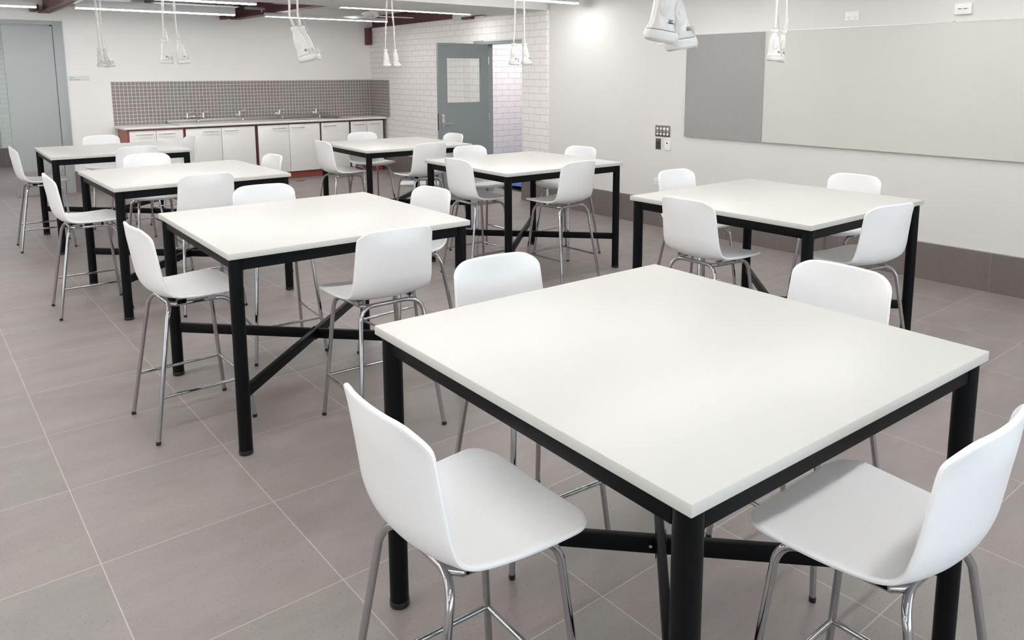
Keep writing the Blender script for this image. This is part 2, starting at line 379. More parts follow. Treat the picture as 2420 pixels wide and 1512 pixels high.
# store door in the back wall
fo = empty('door_3', (0, YB, 0)); fo['kind'] = 'structure'
mb = MB().box(1.745, 1.862, -.020, .14, 0, 2.345, bev=.003).box(-.06, 1.745, -.020, .14, 2.29, 2.345, bev=.003).box(-.06, .0, -.02, .14, 0, 2.29, bev=.003)
mb.box(1.715, 1.745, .01, .14, 0, 2.29).box(0, 1.745, .01, .14, 2.275, 2.29)
mb.build('door_frame', M_GREYLF, fo)
lf = MB().box(1.170, 1.738, -.006, .036, .012, 2.272, bev=.002).build('door_leaf', M_GREYL, fo)
kp = MB().box(1.178, 1.730, -.008, -.006, .012, .335).build('kick_plate', mat('kick_plate_steel', (.50, .47, .44), .28, .75), fo)
kp['label'] = 'brushed steel kick plate'
mb = MB()
for xx in (1.19, 1.45, 1.715):
    for zz in (.03, .32): mb.cyl(0, 0, 0, .002, .004, n=8, M=Matrix.Translation((xx, -.008, zz)) @ Matrix.Rotation(PI/2, 4, 'X'))
mb.build('screw', M_DARK, kp)

# ------------------------------------------------------------------ steel beams
def ibeam(label, x0, x1, y0, y1, z0, z1, parent_extra=None):
    b = MB(); c = (x0+x1)/2
    b.box(x0, x1, y0, y1, z0, z0+.014).box(x0, x1, y0, y1, z1-.014, z1).box(c-.006, c+.006, y0, y1, z0, z1)
    o = b.build('steel_beam', M_RED, None, False); tag(o, label, 'beam', 'dark red steel roof beams'); return o
ibeam('dark red steel roof beam over the store door', 1.60, 1.73, 8.2, YB, 2.44, 2.69)
ibeam('dark red steel roof beam over the middle of the sink counter', 4.13, 4.27, 8.2, YB, 2.46, 2.69)
for lab, x0 in (('dark red beam bracket on the back wall near the store door', 1.50), ('dark red beam bracket on the back wall above the sink', 3.965)):
    o = MB().box(x0, x0+.075, YB-.30, YB, 2.45, 2.53, bev=.002).build('beam_bracket', M_RED); tag(o, lab, 'bracket')
b = MB().box(1.07, 5.0, -.055, .0, 2.407, 2.421).box(1.07, 5.0, -.055, -.043, 2.421, 2.60).box(1.07, 5.0, -.055, .0, 2.586, 2.60)
o = brick_local('steel_beam', b, M_RED); tag(o, 'dark red steel roof beam running along the top of the brick wall', 'beam', 'dark red steel roof beams')
o = MB().box(6.405, 6.47, YB-.13, YB, 2.12, 2.405, bev=.002).build('steel_stub', M_RED); tag(o, 'short dark red steel post hanging in the corner above the mosaic tiles', 'post')
o = brick_local('beam_bracket', MB().box(1.62, 1.86, .002, .07, 2.372, 2.405), M_RED); tag(o, 'small dark red bracket under the beam above the grey side door', 'bracket')

# ------------------------------------------------------------------ LED fixtures
def fixture():
    r = empty('linear_light', (0, 0, 0))
    MB().box(-.935, .935, -.028, .028, .013, .105, bev=.002).build('housing', M_FIX, r)
    MB().box(-.930, .930, -.024, .024, .0, .014).build('diffuser', M_LED, r, False)
    for sx in (-1, 1): MB().box(min(sx*.930, sx*.936), max(sx*.930, sx*.936), -.028, .028, -.001, .106).build('end_cap', M_FIX, r, False)
    for sx in (-.7, .7):
        MB().tube([(sx, 0, .105), (sx, 0, .30)], .0012, n=6).build('suspension_wire', M_STEEL, r)
    return r
fx = fixture(); index(fx)
FIX = [((4.95, 10.45), 'linear light above the sink, right of the middle beam'), ((2.69, 10.50), 'linear light under the ceiling air unit, furthest row'),
       ((.455, 10.66), 'linear light above the store door, cut by the left edge'), ((5.10, 8.50), 'linear light in front of the ceiling fan, above the side door'),
       ((2.33, 8.75), 'linear light just in front of the ceiling air unit'), ((5.13, 6.45), 'linear light ending near the right wall, lowest of the front lights'),
       ((2.80, 6.45), None), ((.45, 6.45), None), ((4.85, 4.35), None), ((2.80, 4.35), None), ((.45, 4.35), None),
       ((4.85, 2.2), None), ((2.80, 2.2), None), ((.45, 2.2), None), ((-1.9, 8.7), None), ((-1.9, 10.6), None), ((-1.9, 6.45), None), ((-1.9, 4.35), None), ((-1.9, 2.2), None),  # the furthest-back unseen one is added to brighten the back of the room
       ((4.85, -.2), None), ((2.80, -.2), None), ((.45, -.2), None)]
FIX = FIX[6:7]+FIX   # the first one built is the master, moved out of the way of the rest
FIX[0] = ((-1.9, -.2), None)
for i, ((x, y), lab) in enumerate(FIX):
    o = fx if i == 0 else copy_tree(fx)
    o.location = (x, y, 2.40)
    if i in (1, 4):      # the two lights that pass under the red beam are the slim version
        for c in o.children:
            if c.name.startswith('housing'): c.data = c.data.copy(); c.data.transform(Matrix.Diagonal((1, 1, .5, 1)))
            if c.name.startswith('end_cap'): c.data = c.data.copy(); c.data.transform(Matrix.Diagonal((1, 1, .5, 1)))
    tag(o, 'white '+lab if lab else 'white linear light hanging from the ceiling, out of view', 'light', 'suspended linear lights')

# ------------------------------------------------------------------ ceiling air unit, fan, brackets
ac = empty('air_conditioner', (3.19, 11.12, 2.52)); tag(ac, 'white square ceiling air conditioner with a four-way grille', 'air conditioner')
g = MB(); 
def ringq(h, z): return [(-h, -h, z), (h, -h, z), (h, h, z), (-h, h, z)]
g.loft([ringq(.53, .012), ringq(.53, .0), ringq(.46, -.012), ringq(.33, -.012), ringq(.30, .0)], cap=True)
g.build('grille_panel', M_WPL, ac, False)
for k in range(4):
    Mr = Matrix.Rotation(k*PI/2, 4, 'Z')
    MB().box(-.33, .33, .375, .44, -.0165, -.0125, M=Mr).build('air_outlet', M_DARK, ac, False)
    MB().box(-.32, .32, .36, .425, -.030, -.022, M=Mr @ Matrix.Rotation(.0, 4, 'X'), bev=.003).build('louvre', M_WPL, ac)
MB().box(-.28, .28, -.28, .28, -.02, -.0, bev=.006).build('return_grille', M_WPL, ac)
MB().box(-.42, .42, -.42, .42, .014, .16).build('unit_case', M_DECK, ac)
fan = empty('ceiling_fan', (5.38, 9.98, 2.44)); tag(fan, 'white ceiling fan behind the linear lights near the brick wall', 'ceiling fan')
MB().cyl(0, 0, .0, .07, .10, .085, n=32, bev=.01).build('motor_housing', M_WPL, fan)
MB().tube([(0, 0, .06), (0, 0, .25)], .012).build('downrod', M_WPL, fan)
MB().cyl(0, 0, -.02, .0, .06, .09, n=32).build('hub', M_ALU, fan)
for a in (112, 112+120, 112+240):
    Mr = Matrix.Rotation(math.radians(a), 4, 'Z') @ Matrix.Rotation(math.radians(9), 4, 'X')
    bl = MB().loft([[Mr @ Vector(p) for p in ((xx, -w, -.004), (xx, w, -.004), (xx, w, .003), (xx, -w, .003))] for xx, w in ((.09, .035), (.16, .065), (.45, .06), (.60, .05), (.64, .02))])
    bl.build('blade', M_WPL, fan)
for lab, x0, y0 in (('small grey channel bracket left of the red beam, beside the air conditioner', 3.80, 10.55), ('small grey channel bracket behind the end of the front linear light', 3.80, 9.55)):
    o = MB().box(x0, x0+.26, y0, y0+.05, 2.50, 2.53).cyl(x0+.22, y0+.025, 2.47, 2.50, .008).tube([(x0+.05, y0+.025, 2.53), (x0+.05, y0+.025, 2.67)], .005).build('channel_bracket', M_DECK)
    tag(o, lab, 'bracket')
o = MB().box(1.95, 2.55, 11.3, 11.9, 2.52, 2.67, bev=.003).build('duct_box', M_WPL); tag(o, 'white box duct under the ceiling left of the air conditioner', 'duct')

# ------------------------------------------------------------------ kitchen: cabinets, worktop, sink, taps
YD = 11.57
def cabinet(x0, x1, doors, label, end_left=False):
    r = empty('base_cabinet', ((x0+x1)/2, YB, 0)); tag(r, label, 'cabinet', 'white sink cabinets with red edges'); cx = (x0+x1)/2
    c = MB().box(x0-cx, x1-cx, YD+.02-YB, -.02, .105, .872)
    c.build('carcass', M_TERRA if end_left else M_TERRAD, r, False)
    MB().box(x0-cx+.001, x1-cx-.001, YD+.075-YB, YD+.095-YB, 0, .105).build('kickboard', M_TERRA, r, False)
    for (a, b, side) in doors:
        d = MB().box(a-cx, b-cx, YD-YB, YD+.019-YB, .112, .852, bev=.0015).build('door', M_CAB, r)
        if side == 'l': h0, h1 = a+.03, a+.03+.215
        else: h0, h1 = b-.04-.215, b-.04
        yy = YD-YB
        MB().tube(arc((h0-cx, yy, .80), (h0-cx, yy-.03, .80), (h0-cx+.03, yy-.03, .80), 4)+arc((h1-cx-.03, yy-.03, .80), (h1-cx, yy-.03, .80), (h1-cx, yy, .80), 4), .0055, n=10).build('handle', M_STEEL, d)
    return r
cabinet(2.44, 3.185, [(2.465, 2.805, 'r'), (2.811, 3.165, 'l')], 'white double door cabinet at the left end of the sink counter, with a red side', True)
cabinet(3.187, 4.222, [(3.203, 3.700, 'r'), (3.706, 4.200, 'l')], 'white double door cabinet second from the left, under the mixer tap')
cabinet(4.224, 5.258, [(4.248, 4.735, 'r'), (4.741, 5.245, 'l')], 'white double door cabinet in the middle of the sink counter')
cabinet(5.260, 5.775, [(5.275, 5.757, 'l')], 'white single door cabinet under the sink, the only one-door unit')
cabinet(5.777, 6.40, [(5.793, 6.083, 'r'), (6.089, 6.385, 'l')], 'white double door cabinet at the right end beside the brick wall')
X0s, X1s = 3.10, 5.80
wt = MB()
fp = [(11.545, .876), (11.537, .884), (11.535, .892), (11.539, .902), (11.548, .906)]
wt.prism(fp+[(11.61, .906), (11.61, .876)], 2.40, 6.44, 'x')
wt.box(2.40, X0s, 11.61, YB-.012, .876, .906).box(X1s, 6.47, 11.61, YB-.012, .876, .906).box(X0s, X1s, 12.10, YB-.012, .876, .906)
o = wt.build('worktop', M_WORKTOP); tag(o, 'long white worktop with a rounded front edge over the sink cabinets', 'worktop')
sk = empty('sink', ((X0s+X1s)/2, 11.86, .906)); tag(sk, 'long stainless steel trough sink let into the white worktop', 'sink')
L2 = (X1s-X0s)/2
MB().box(-L2, L2, -.25, -.215, -.0295, .003, bev=.001).box(-L2, L2, .215, .24, -.0295, .003, bev=.001).box(-L2, -L2+.04, -.25, .24, -.0295, .003, bev=.001).box(L2-.30, L2, -.25, .24, -.0295, .003, bev=.001).build('rim', M_STEEL_SINK, sk)
MB().box(-L2+.04, L2-.30, -.215, -.212, -.03, 0).box(-L2+.04, L2-.30, .212, .215, -.03, 0).box(-L2+.04, L2-.30, -.215, .215, -.0335, -.031).build('basin', M_STEEL_SINK, sk)
MB().box(-L2, L2-.14, .240, .245, .0, .055, bev=.001).build('upstand', mat('upstand_steel', (.36, .34, .32), .35, .8), sk)
MB().cyl(0, 0, -.031, -.028, .03).build('drain', M_DARK, sk)
MB().cyl(1.22, .0, .003, .008, .05, n=24).build('plug', M_DARK, sk)
def tap(x, label, double=False):
    r = empty('wall_tap', (x, YB-.012, 1.00)); tag(r, label, 'tap', 'chrome wall taps above the sink')
    Rx = Matrix.Rotation(PI/2, 4, 'X')
    xs = (-.115, .115) if double else (0,)
    for q in xs:
        MB().cyl(q-.02 if not double else q, 0, 0, .012, .032, .028, M=Rx, n=24).tube([(q-(0 if double else .02), 0, 0), (q-(0 if double else .02), -.06, 0)], .012).build('wall_flange', M_CHROME_TAP, r)
        vb = MB().tube([(q, -.06, -.02), (q, -.06, .055)], [.014, .012]).build('valve', M_CHROME_TAP, r)
        lv = MB().tube([(q, -.06, .055), (q+.012, -.066, .062), (q+.05, -.10, .070), (q+.075, -.12, .09)], [.007, .006, .005, .005]).build('lever', M_CHROME_TAP, vb)
    if double:
        MB().tube([(-.115, -.06, 0), (.115, -.06, 0)], .011).build('bridge_pipe', M_CHROME_TAP, r)
    MB().tube([(0, -.06, 0), (0, -.10, 0), (.004, -.14, -.012), (.006, -.17, -.045), (.006, -.178, -.075)], [.010, .010, .010, .011, .012]).build('spout', M_CHROME_TAP, r)
tap(3.50, 'chrome double lever mixer tap, leftmost above the sink', True)
tap(4.165, 'chrome single lever tap next to the mixer tap')
tap(4.80, 'chrome single lever tap, second from the right')
tap(5.43, 'chrome single lever tap, rightmost above the sink')
o = MB().cyl(4.74, 11.21, .0, .003, .06, n=24).build('floor_drain', M_STEEL); tag(o, 'small round steel floor drain in front of the sink cabinets', 'floor drain')
# sign
sg = empty('door_sign', (2.016, YB, 1.58)); tag(sg, 'small cream sign reading Store, Staff access only, beside the store door', 'sign')
MB().box(-.127, .127, -.006, 0, -.034, .034, bev=.001).build('sign_plate', M_SIGN, sg)
def text(body, size, loc, m, parent, name='lettering', rz=0):
    cu = bpy.data.curves.new(name, 'FONT'); cu.body = body; cu.size = size; cu.extrude = .0004
    t = bpy.data.objects.new(name+'_t', cu); COL.objects.link(t)
    dg = bpy.context.evaluated_depsgraph_get(); me = bpy.data.meshes.new_from_object(t.evaluated_get(dg)); bpy.data.objects.remove(t)
    me.transform(Matrix.Translation(loc) @ Matrix.Rotation(rz, 4, 'Z') @ Matrix.Rotation(PI/2, 4, 'X'))
    me.materials.clear(); me.materials.append(m)
    o = bpy.data.objects.new(name, me); COL.objects.link(o); o.parent = parent
    return o
text('Store', .026, (-.115, -.0065, .004), M_GREEN, sg)
text('Staff access only', .019, (-.115, -.0065, -.022), M_GREEN, sg)

# ------------------------------------------------------------------ boards on the right wall
pb = empty('pinboard', (XR, 4.562, 1.0)); tag(pb, 'grey felt pinboard on the right wall beside the whiteboard', 'pinboard')
MB().box(-.022, -.003, -.447, .447, -.003, 1.003).build('felt_panel', M_PIN, pb, False)
MB().box(-.025, -.001, .447, .452, -.008, 1.008).box(-.025, -.001, -.452, .447, -.008, -.003).box(-.025, -.001, -.452, .447, 1.003, 1.008).build('frame', M_ALU, pb, False)
wbd = empty('whiteboard', (XR, 2.755, 1.0)); tag(wbd, 'long off-white whiteboard with thin aluminium edge on the right wall', 'whiteboard')
MB().box(-.022, -.003, -1.35, 1.352, -.003, 1.003).build('writing_surface', M_WB, wbd, False)
MB().box(-.026, -.001, -1.355, -1.350, -.008, 1.008).box(-.026, -.001, 1.350, 1.355, -.008, 1.008).box(-.026, -.001, -1.35, 1.35, -.008, -.003).box(-.026, -.001, -1.35, 1.35, 1.003, 1.008).box(-.023, -.0225, -.60, -.597, 0, 1.0).build('frame', M_ALU, wbd, False)
MB().box(-.030, -.001, -.26, -.25, 1.003, 1.014).build('clip', M_ALU, wbd, False)

# ------------------------------------------------------------------ outlets and switches (on the right wall, facing -X)
def wallplate(name, y, z, label, cat, w, h, m, depth=.010, group=None):
    r = empty(name, (XR, y, z)); tag(r, label, cat, group)
    MB().box(-depth, 0, -w/2, w/2, -h/2, h/2, bev=.003).build('faceplate', m, r)
    return r
def slot(mb, y, z, w, h, x=-.0105, ang=0):
    mb.box(x, x+.002, -w/2, w/2, -h/2, h/2, M=Matrix.Translation((0, y, z)) @ Matrix.Rotation(ang, 4, 'X'))
def au_pins(mb, y, z, k=1.0, x=-.0105):
    slot(mb, y+.008*k, z+.004*k, .0022*k, .009*k, x, .52); slot(mb, y-.008*k, z+.004*k, .0022*k, .009*k, x, -.52); slot(mb, y, z-.009*k, .0022*k, .009*k, x)
r = wallplate('power_outlet', 3.307, 2.096, 'white double power outlet above the whiteboard', 'power outlet', .115, .075, M_WPL, group='wall outlets')
m_ = MB(); au_pins(m_, .028, -.012, 1.1); au_pins(m_, -.028, -.012, 1.1); m_.build('pin_holes', M_DARK, r, False)
for q in (-.028, .028): MB().box(-.013, -.008, q-.009, q+.009, .016, .027, bev=.001).build('rocker_switch', M_WPL, r)
r = wallplate('connection_plate', 2.438, 2.099, 'white box of audio and video sockets above the whiteboard, rightmost', 'connection plate', .118, .080, M_WPL, .032)
MB().box(-.034, -.031, -.046, .046, -.026, .026, bev=.001).build('insert', M_WPL, r)
m_ = MB()
for q, w in ((.034, .004), (.020, .014), (.006, .003), (-.002, .003), (-.018, .016), (-.034, .004)): slot(m_, q, 0, w, .006, -.0355)
m_.build('sockets', M_DARK, r, False)
r = wallplate('data_plate', 5.354, 1.953, 'small square white plate with one dark hole, left of the pinboard top', 'wall plate', .095, .074, M_WPL)
MB().box(-.012, -.009, -.008, .008, -.008, .008).build('socket', M_DARK, r)
r = wallplate('control_panel', 5.314, 1.026, 'bronze wall panel with eight white buttons in two rows', 'control panel', .200, .118, M_BRASS, .006)
for a in range(4):
    for b in range(2):
        yb, zb = .069-a*.046, .026-b*.056
        MB().cyl(0, 0, 0, .004, .0125 if not (a > 1 and b == 0) else .015, n=20, M=Matrix.Translation((-.0055, yb, zb)) @ Matrix.Rotation(-PI/2, 4, 'Y'), bev=.001).build('button', M_WPL, r)
m_ = MB()
for a in range(4):
    for zz in (.004, -.006): slot(m_, .069-a*.046, zz, .026, .003, -.0067)
m_.build('engraving', M_WPL, r, False)
r = wallplate('key_switch', 5.372, .888, 'narrow dark key switch plate below the bronze button panel', 'switch', .070, .116, mat('gunmetal', (.10, .10, .095), .35, .6), .005)
MB().cyl(0, 0, 0, .014, .016, n=20, M=Matrix.Translation((-.004, 0, .016)) @ Matrix.Rotation(-PI/2, 4, 'Y')).build('key_barrel', M_DARK, r)
for zz in (-.048, .048): MB().cyl(0, 0, 0, .003, .0035, n=10, M=Matrix.Translation((-.004, 0, zz)) @ Matrix.Rotation(-PI/2, 4, 'Y')).build('screw', M_STEEL, r)
r = wallplate('thermostat', 5.243, .889, 'narrow white sensor plate with a black eye below the bronze panel', 'thermostat', .070, .118, M_WPL, .014)
MB().cyl(0, 0, 0, .003, .009, n=20, M=Matrix.Translation((-.0135, 0, .016)) @ Matrix.Rotation(-PI/2, 4, 'Y')).build('sensor_eye', M_DARK, r)
MB().box(-.016, -.013, -.008, .008, -.016, -.006, bev=.001).build('button', M_WPL, r)
MB().box(-.0145, -.013, -.026, .026, .047, .050).build('top_seam', M_DARK, r)
r = wallplate('power_outlet', 5.375, .486, 'white single power outlet low on the right wall', 'power outlet', .075, .082, M_WPL, group='wall outlets')
m_ = MB(); au_pins(m_, .0, -.012, 1.1); m_.build('pin_holes', M_DARK, r, False)
MB().box(-.013, -.008, -.011, .011, .016, .027, bev=.001).build('rocker_switch', M_WPL, r)

# ------------------------------------------------------------------ high tables
def make_table():
    r = empty('high_table')
    H, T, HW, INS = .899, .0265, .60, .0375
    MB().box(-HW, HW, -HW, HW, H-T, H, bev=.002).build('tabletop', M_WHITE_LAM, r)
    za, zb = H-T-.051, H-T-.0005
    e = HW-INS
    for k in range(4):
        Mr = Matrix.Rotation(k*PI/2, 4, 'Z')
        MB().box(-e+.026, e-.026, e-.014, e+.016, za, zb, bev=.002, M=Mr).build('apron_rail', M_BLACK, r)
    for sx in (-1, 1):
        for sy in (-1, 1):
            l = MB().cyl(sx*e, sy*e, .014, zb, .029, n=36).cyl(sx*e, sy*e, za-.004, za-.002, .0294, n=36).build('leg', M_BLACK, r)
            MB().cyl(sx*e, sy*e, 0, .020, .0305, .0312, n=36, bev=.003).build('foot', M_BLACKP, l)
    d = math.hypot(e, e)-.020
    for k, a in enumerate((PI/4, -PI/4)):
        Mr = Matrix.Rotation(a, 4, 'Z')
        b = MB()
        if k == 0: b.box(-d, d, -.0125, .0125, .245, .295, bev=.002, M=Mr)
        else: b.box(-d, -.0135, -.0125, .0125, .245, .295, bev=.002, M=Mr).box(.0135, d, -.0125, .0125, .245, .295, bev=.002, M=Mr)
        br = b.build('cross_brace', M_BLACK, r)
        if k == 1:
            for sgn in (-1, 1):
                MB().box(sgn*.0148-.0012, sgn*.0148+.0012, -.03, .03, .241, .299, M=Mr).build('bracket_plate', M_BLACK, br, False)
                MB().cyl(0, 0, 0, .005, .005, n=10, M=Mr @ Matrix.Translation((sgn*.03, sgn*.0125 if sgn < 0 else .0125, .270)) @ Matrix.Rotation(PI/2 if sgn < 0 else -PI/2, 4, 'X')).build('bolt', M_STEEL, br)
    return r
TABLES = dict(A=(1.616, 1.345, -1.8), B=(1.62, 3.737, -1.46), C=(1.648, 6.1, .39), D=(1.647, 8.539, -1.02), E=(3.991, 2.531, -.5), F=(4.076, 5.003, -1.74), G=(4.105, 7.193, -3.04))
TLAB = dict(A='white square high table with black legs, nearest to the camera',
            B='white square high table, second back in the left row',
            C='white square high table, third back in the left row',
            D='white square high table furthest left at the back, by the store door',
            E='white square high table beside the whiteboard, nearest of the right row',
            F='white square high table in the middle of the right row',
            G='white square high table at the back of the right row, near the grey side door')
tb = make_table(); index(tb)
for i, (k, (x, y, a)) in enumerate(TABLES.items()):
    o = tb if i == 0 else copy_tree(tb)
    o.location = (x, y, 0); o.rotation_euler = (0, 0, math.radians(a))
    tag(o, TLAB[k], 'table', 'white high tables with black legs')

# ------------------------------------------------------------------ stools
def crom(P, t):
    n = len(P)-1; f = t*n; i = min(int(f), n-1); u = f-i
    p0, p1, p2, p3 = P[max(i-1, 0)], P[i], P[i+1], P[min(i+2, n)]
    return [.5*((2*b)+(-a+c)*u+(2*a-5*b+4*c-d)*u*u+(-a+3*b-3*c+d)*u**3) for a, b, c, d in zip(p0, p1, p2, p3)]
CEN = [(-.222, .964), (-.219, .90), (-.210, .845), (-.200, .78), (-.188, .722), (-.164, .672), (-.122, .642), (-.06, .628), (.01, .624), (.09, .626), (.17, .631), (.228, .632)]
EDG = [(-.194, .960), (-.176, .915), (-.165, .85), (-.155, .785), (-.145, .725), (-.126, .677), (-.090, .655), (-.035, .648), (.03, .647), (.10, .649), (.17, .652), (.214, .652)]
WID = [.178, .180, .183, .186, .190, .193, .198, .205, .213, .219, .222, .222]
def shell():
    NU, NV, TH = 60, 26, .0065
    # parameters along the profile, denser towards both ends
    us = [0.5-0.5*math.cos(PI*i/NU) for i in range(NU+1)]; us = [.55*u+.45*(i/NU) for i, u in enumerate(us)]
    cen = [crom(CEN, u) for u in us]; edg = [crom(EDG, u) for u in us]; wid = [crom([(w,) for w in WID], u)[0] for u in us]
    d = [0]
    for a, b in zip(cen, cen[1:]): d.append(d[-1]+math.hypot(b[0]-a[0], b[1]-a[1]))
    T = d[-1]; G = []
    for i in range(NU+1):
        w = wid[i]; q = d[i]; p = T-d[i]
        for dist, r in ((q, .068), (p, .080)):
            if dist < r: w = w-r+math.sqrt(max(0, r*r-(r-dist)**2))
        row = []
        for j in range(NV+1):
            v = -1+2*j/NV; v = math.sin(v*PI/2)*.35+v*.65
            fr = abs(v*w/wid[i]); k = fr**2.2
            row.append(Vector((cen[i][0]*(1-k)+edg[i][0]*k, v*w, cen[i][1]*(1-k)+edg[i][1]*k)))
        G.append(row)
    def nor(i, j):
        a = G[min(i+1, NU)][j]-G[max(i-1, 0)][j]; b = G[i][min(j+1, NV)]-G[i][max(j-1, 0)]
        n = b.cross(a); return n.normalized()
    bm = bmesh.new(); A = []; B = []
    for i in range(NU+1):
        ra = []; rb = []
        for j in range(NV+1):
            n = nor(i, j); ra.append(bm.verts.new(G[i][j]+n*TH)); rb.append(bm.verts.new(G[i][j]-n*TH))
        A.append(ra); B.append(rb)
    for i in range(NU):
        for j in range(NV):
            bm.faces.new((A[i][j], A[i+1][j], A[i+1][j+1], A[i][j+1])); bm.faces.new((B[i][j], B[i][j+1], B[i+1][j+1], B[i+1][j]))
    loop = [(0, j) for j in range(NV)]+[(i, NV) for i in range(NU)]+[(NU, j) for j in range(NV, 0, -1)]+[(i, 0) for i in range(NU, 0, -1)]
    m = len(loop); rims = {}
    pts = [G[i][j] for i, j in loop]
    rim2 = []
    for k, (i, j) in enumerate(loop):
        t = (pts[(k+1) % m]-pts[k-1]).normalized(); n = nor(i, j)
        out = t.cross(n).normalized()
        c0 = Vector((pts[k].x, 0, pts[k].z)) if j in (0, NV) else None
        inward = G[min(max(i, 3), NU-3)][min(max(j, 3), NV-3)]-G[i][j]
        if out.dot(inward) > 0: out = -out
        rim2.append([bm.verts.new(pts[k]+n*TH*.75*s+out*TH*o) for s, o in ((1, .55), (0, .85), (-1, .55))])
    for k in range(m):
        i, j = loop[k]; i2, j2 = loop[(k+1) % m]; r1, r2 = rim2[k], rim2[(k+1) % m]
        seq1 = [A[i][j]]+r1+[B[i][j]]; seq2 = [A[i2][j2]]+r2+[B[i2][j2]]
        for q in range(4): bm.faces.new((seq1[q], seq1[q+1], seq2[q+1], seq2[q]))
    mb = MB(); mb.bm.free(); mb.bm = bm; return mb
def make_stool():
    r = empty('counter_stool')
    o = shell().build('seat_shell', M_SHELL, r)
    R0 = .0100
    for sx in (-1, 1):
        for sy in (-1, 1):
            foot = (sx*.217, sy*.206, .012)
            if sx < 0:
                p = [foot]+arc((-.130, sy*.156, .550), (-.112, sy*.144, .602), (-.104, sy*.085, .604), 8)
            else:
                p = [foot]+arc((.163, sy*.160, .550), (.153, sy*.150, .606), (.085, sy*.145, .605), 8)
            l = MB().tube(p, R0, n=14).build('leg', M_CHROME, r)
            MB().cyl(sx*.2175, sy*.2065, 0, .016, .0108, n=14).build('foot_cap', M_BLACKP, l)
    f = MB().tube([(-.104, -.085, .604), (-.104, .085, .604)], R0, n=14)
    for sy in (-1, 1):
        f.tube([(.085, sy*.145, .605), (-.080, sy*.130, .604), (-.104, sy*.10, .603)], R0, n=14)
        f.box(-.08, -.04, sy*.134-.012, sy*.134+.012, .606, .625).box(.05, .09, sy*.143-.012, sy*.143+.012, .607, .630)
    f.build('seat_frame', M_CHROME, r)
    z = .205; t = (z-.012)/(.555-.012)
    xr, yr = -.217+t*.077, .206-t*.048; xf, yf = .217-t*.054, .206-t*.046
    fr = MB()
    for sy in (-1, 1): fr.tube([(xr, sy*yr, z), (xf, sy*yf, z)], .0075, n=12)
    fr.tube([(xf, -yf, z), (xf, yf, z)], .0075, n=12)
    fr.build('footrest', M_CHROME, r)
    return r
ST = {
'AW': (0.911, 1.342, -2.1), 'AS': (1.596, 0.704, 90.1), 'AN': (1.641, 1.996, -94.9), 'AE': (2.302, 1.311, 177.2),
'BW': (0.981, 3.724, 1.2), 'BS': (1.667, 3.100, 87.3), 'BN': (1.670, 4.363, -94.4), 'BE': (2.218, 3.780, 184.5),
'CW': (0.954, 5.999, -1.7), 'CS': (1.601, 5.561, 90.5), 'CN': (1.609, 6.825, -90.8), 'CE': (2.212, 6.228, 182.0),
'DW': (1.010, 8.495, -1.5), 'DS': (1.728, 8.032, 90.9), 'DN': (1.732, 9.295, -89.3), 'DE': (2.284, 8.745, 184.0),
'EW': (3.448, 2.590, -2.0), 'ES': (3.953, 1.987, 78.8), 'EN': (4.149, 3.222, -91.7), 'EE': (4.664, 2.495, 176.8),
'FW': (3.604, 5.008, 0.2), 'FS': (4.027, 4.441, 92.2), 'FN': (4.093, 5.615, -91.2), 'FE': (4.645, 5.056, 185.7),
'GW': (3.497, 7.248, -0.2), 'GS': (4.014, 6.520, 89.1), 'GN': (4.116, 7.771, -90.4), 'GE': (4.638, 7.133, 181.1)}
TN = dict(A='the nearest table', B='the second table of the left row', C='the third table of the left row', D='the far left table by the store door',
          E='the table beside the whiteboard', F='the middle table of the right row', G='the back right table near the side door')
SN = dict(W='left side', S='near side', N='far side', E='right side')
SV = dict(W='seen side-on', S='seen from behind', N='facing us', E='facing left')
stl = make_stool(); index(stl)
for i, (k, (x, y, a)) in enumerate(ST.items()):
    o = stl if i == 0 else copy_tree(stl)
    o.location = (x, y, 0); o.rotation_euler = (0, 0, math.radians(a))
    tag(o, 'white shell stool, %s of %s' % (SN[k[1]], TN[k[0]]), 'stool', 'white stools with chrome legs')

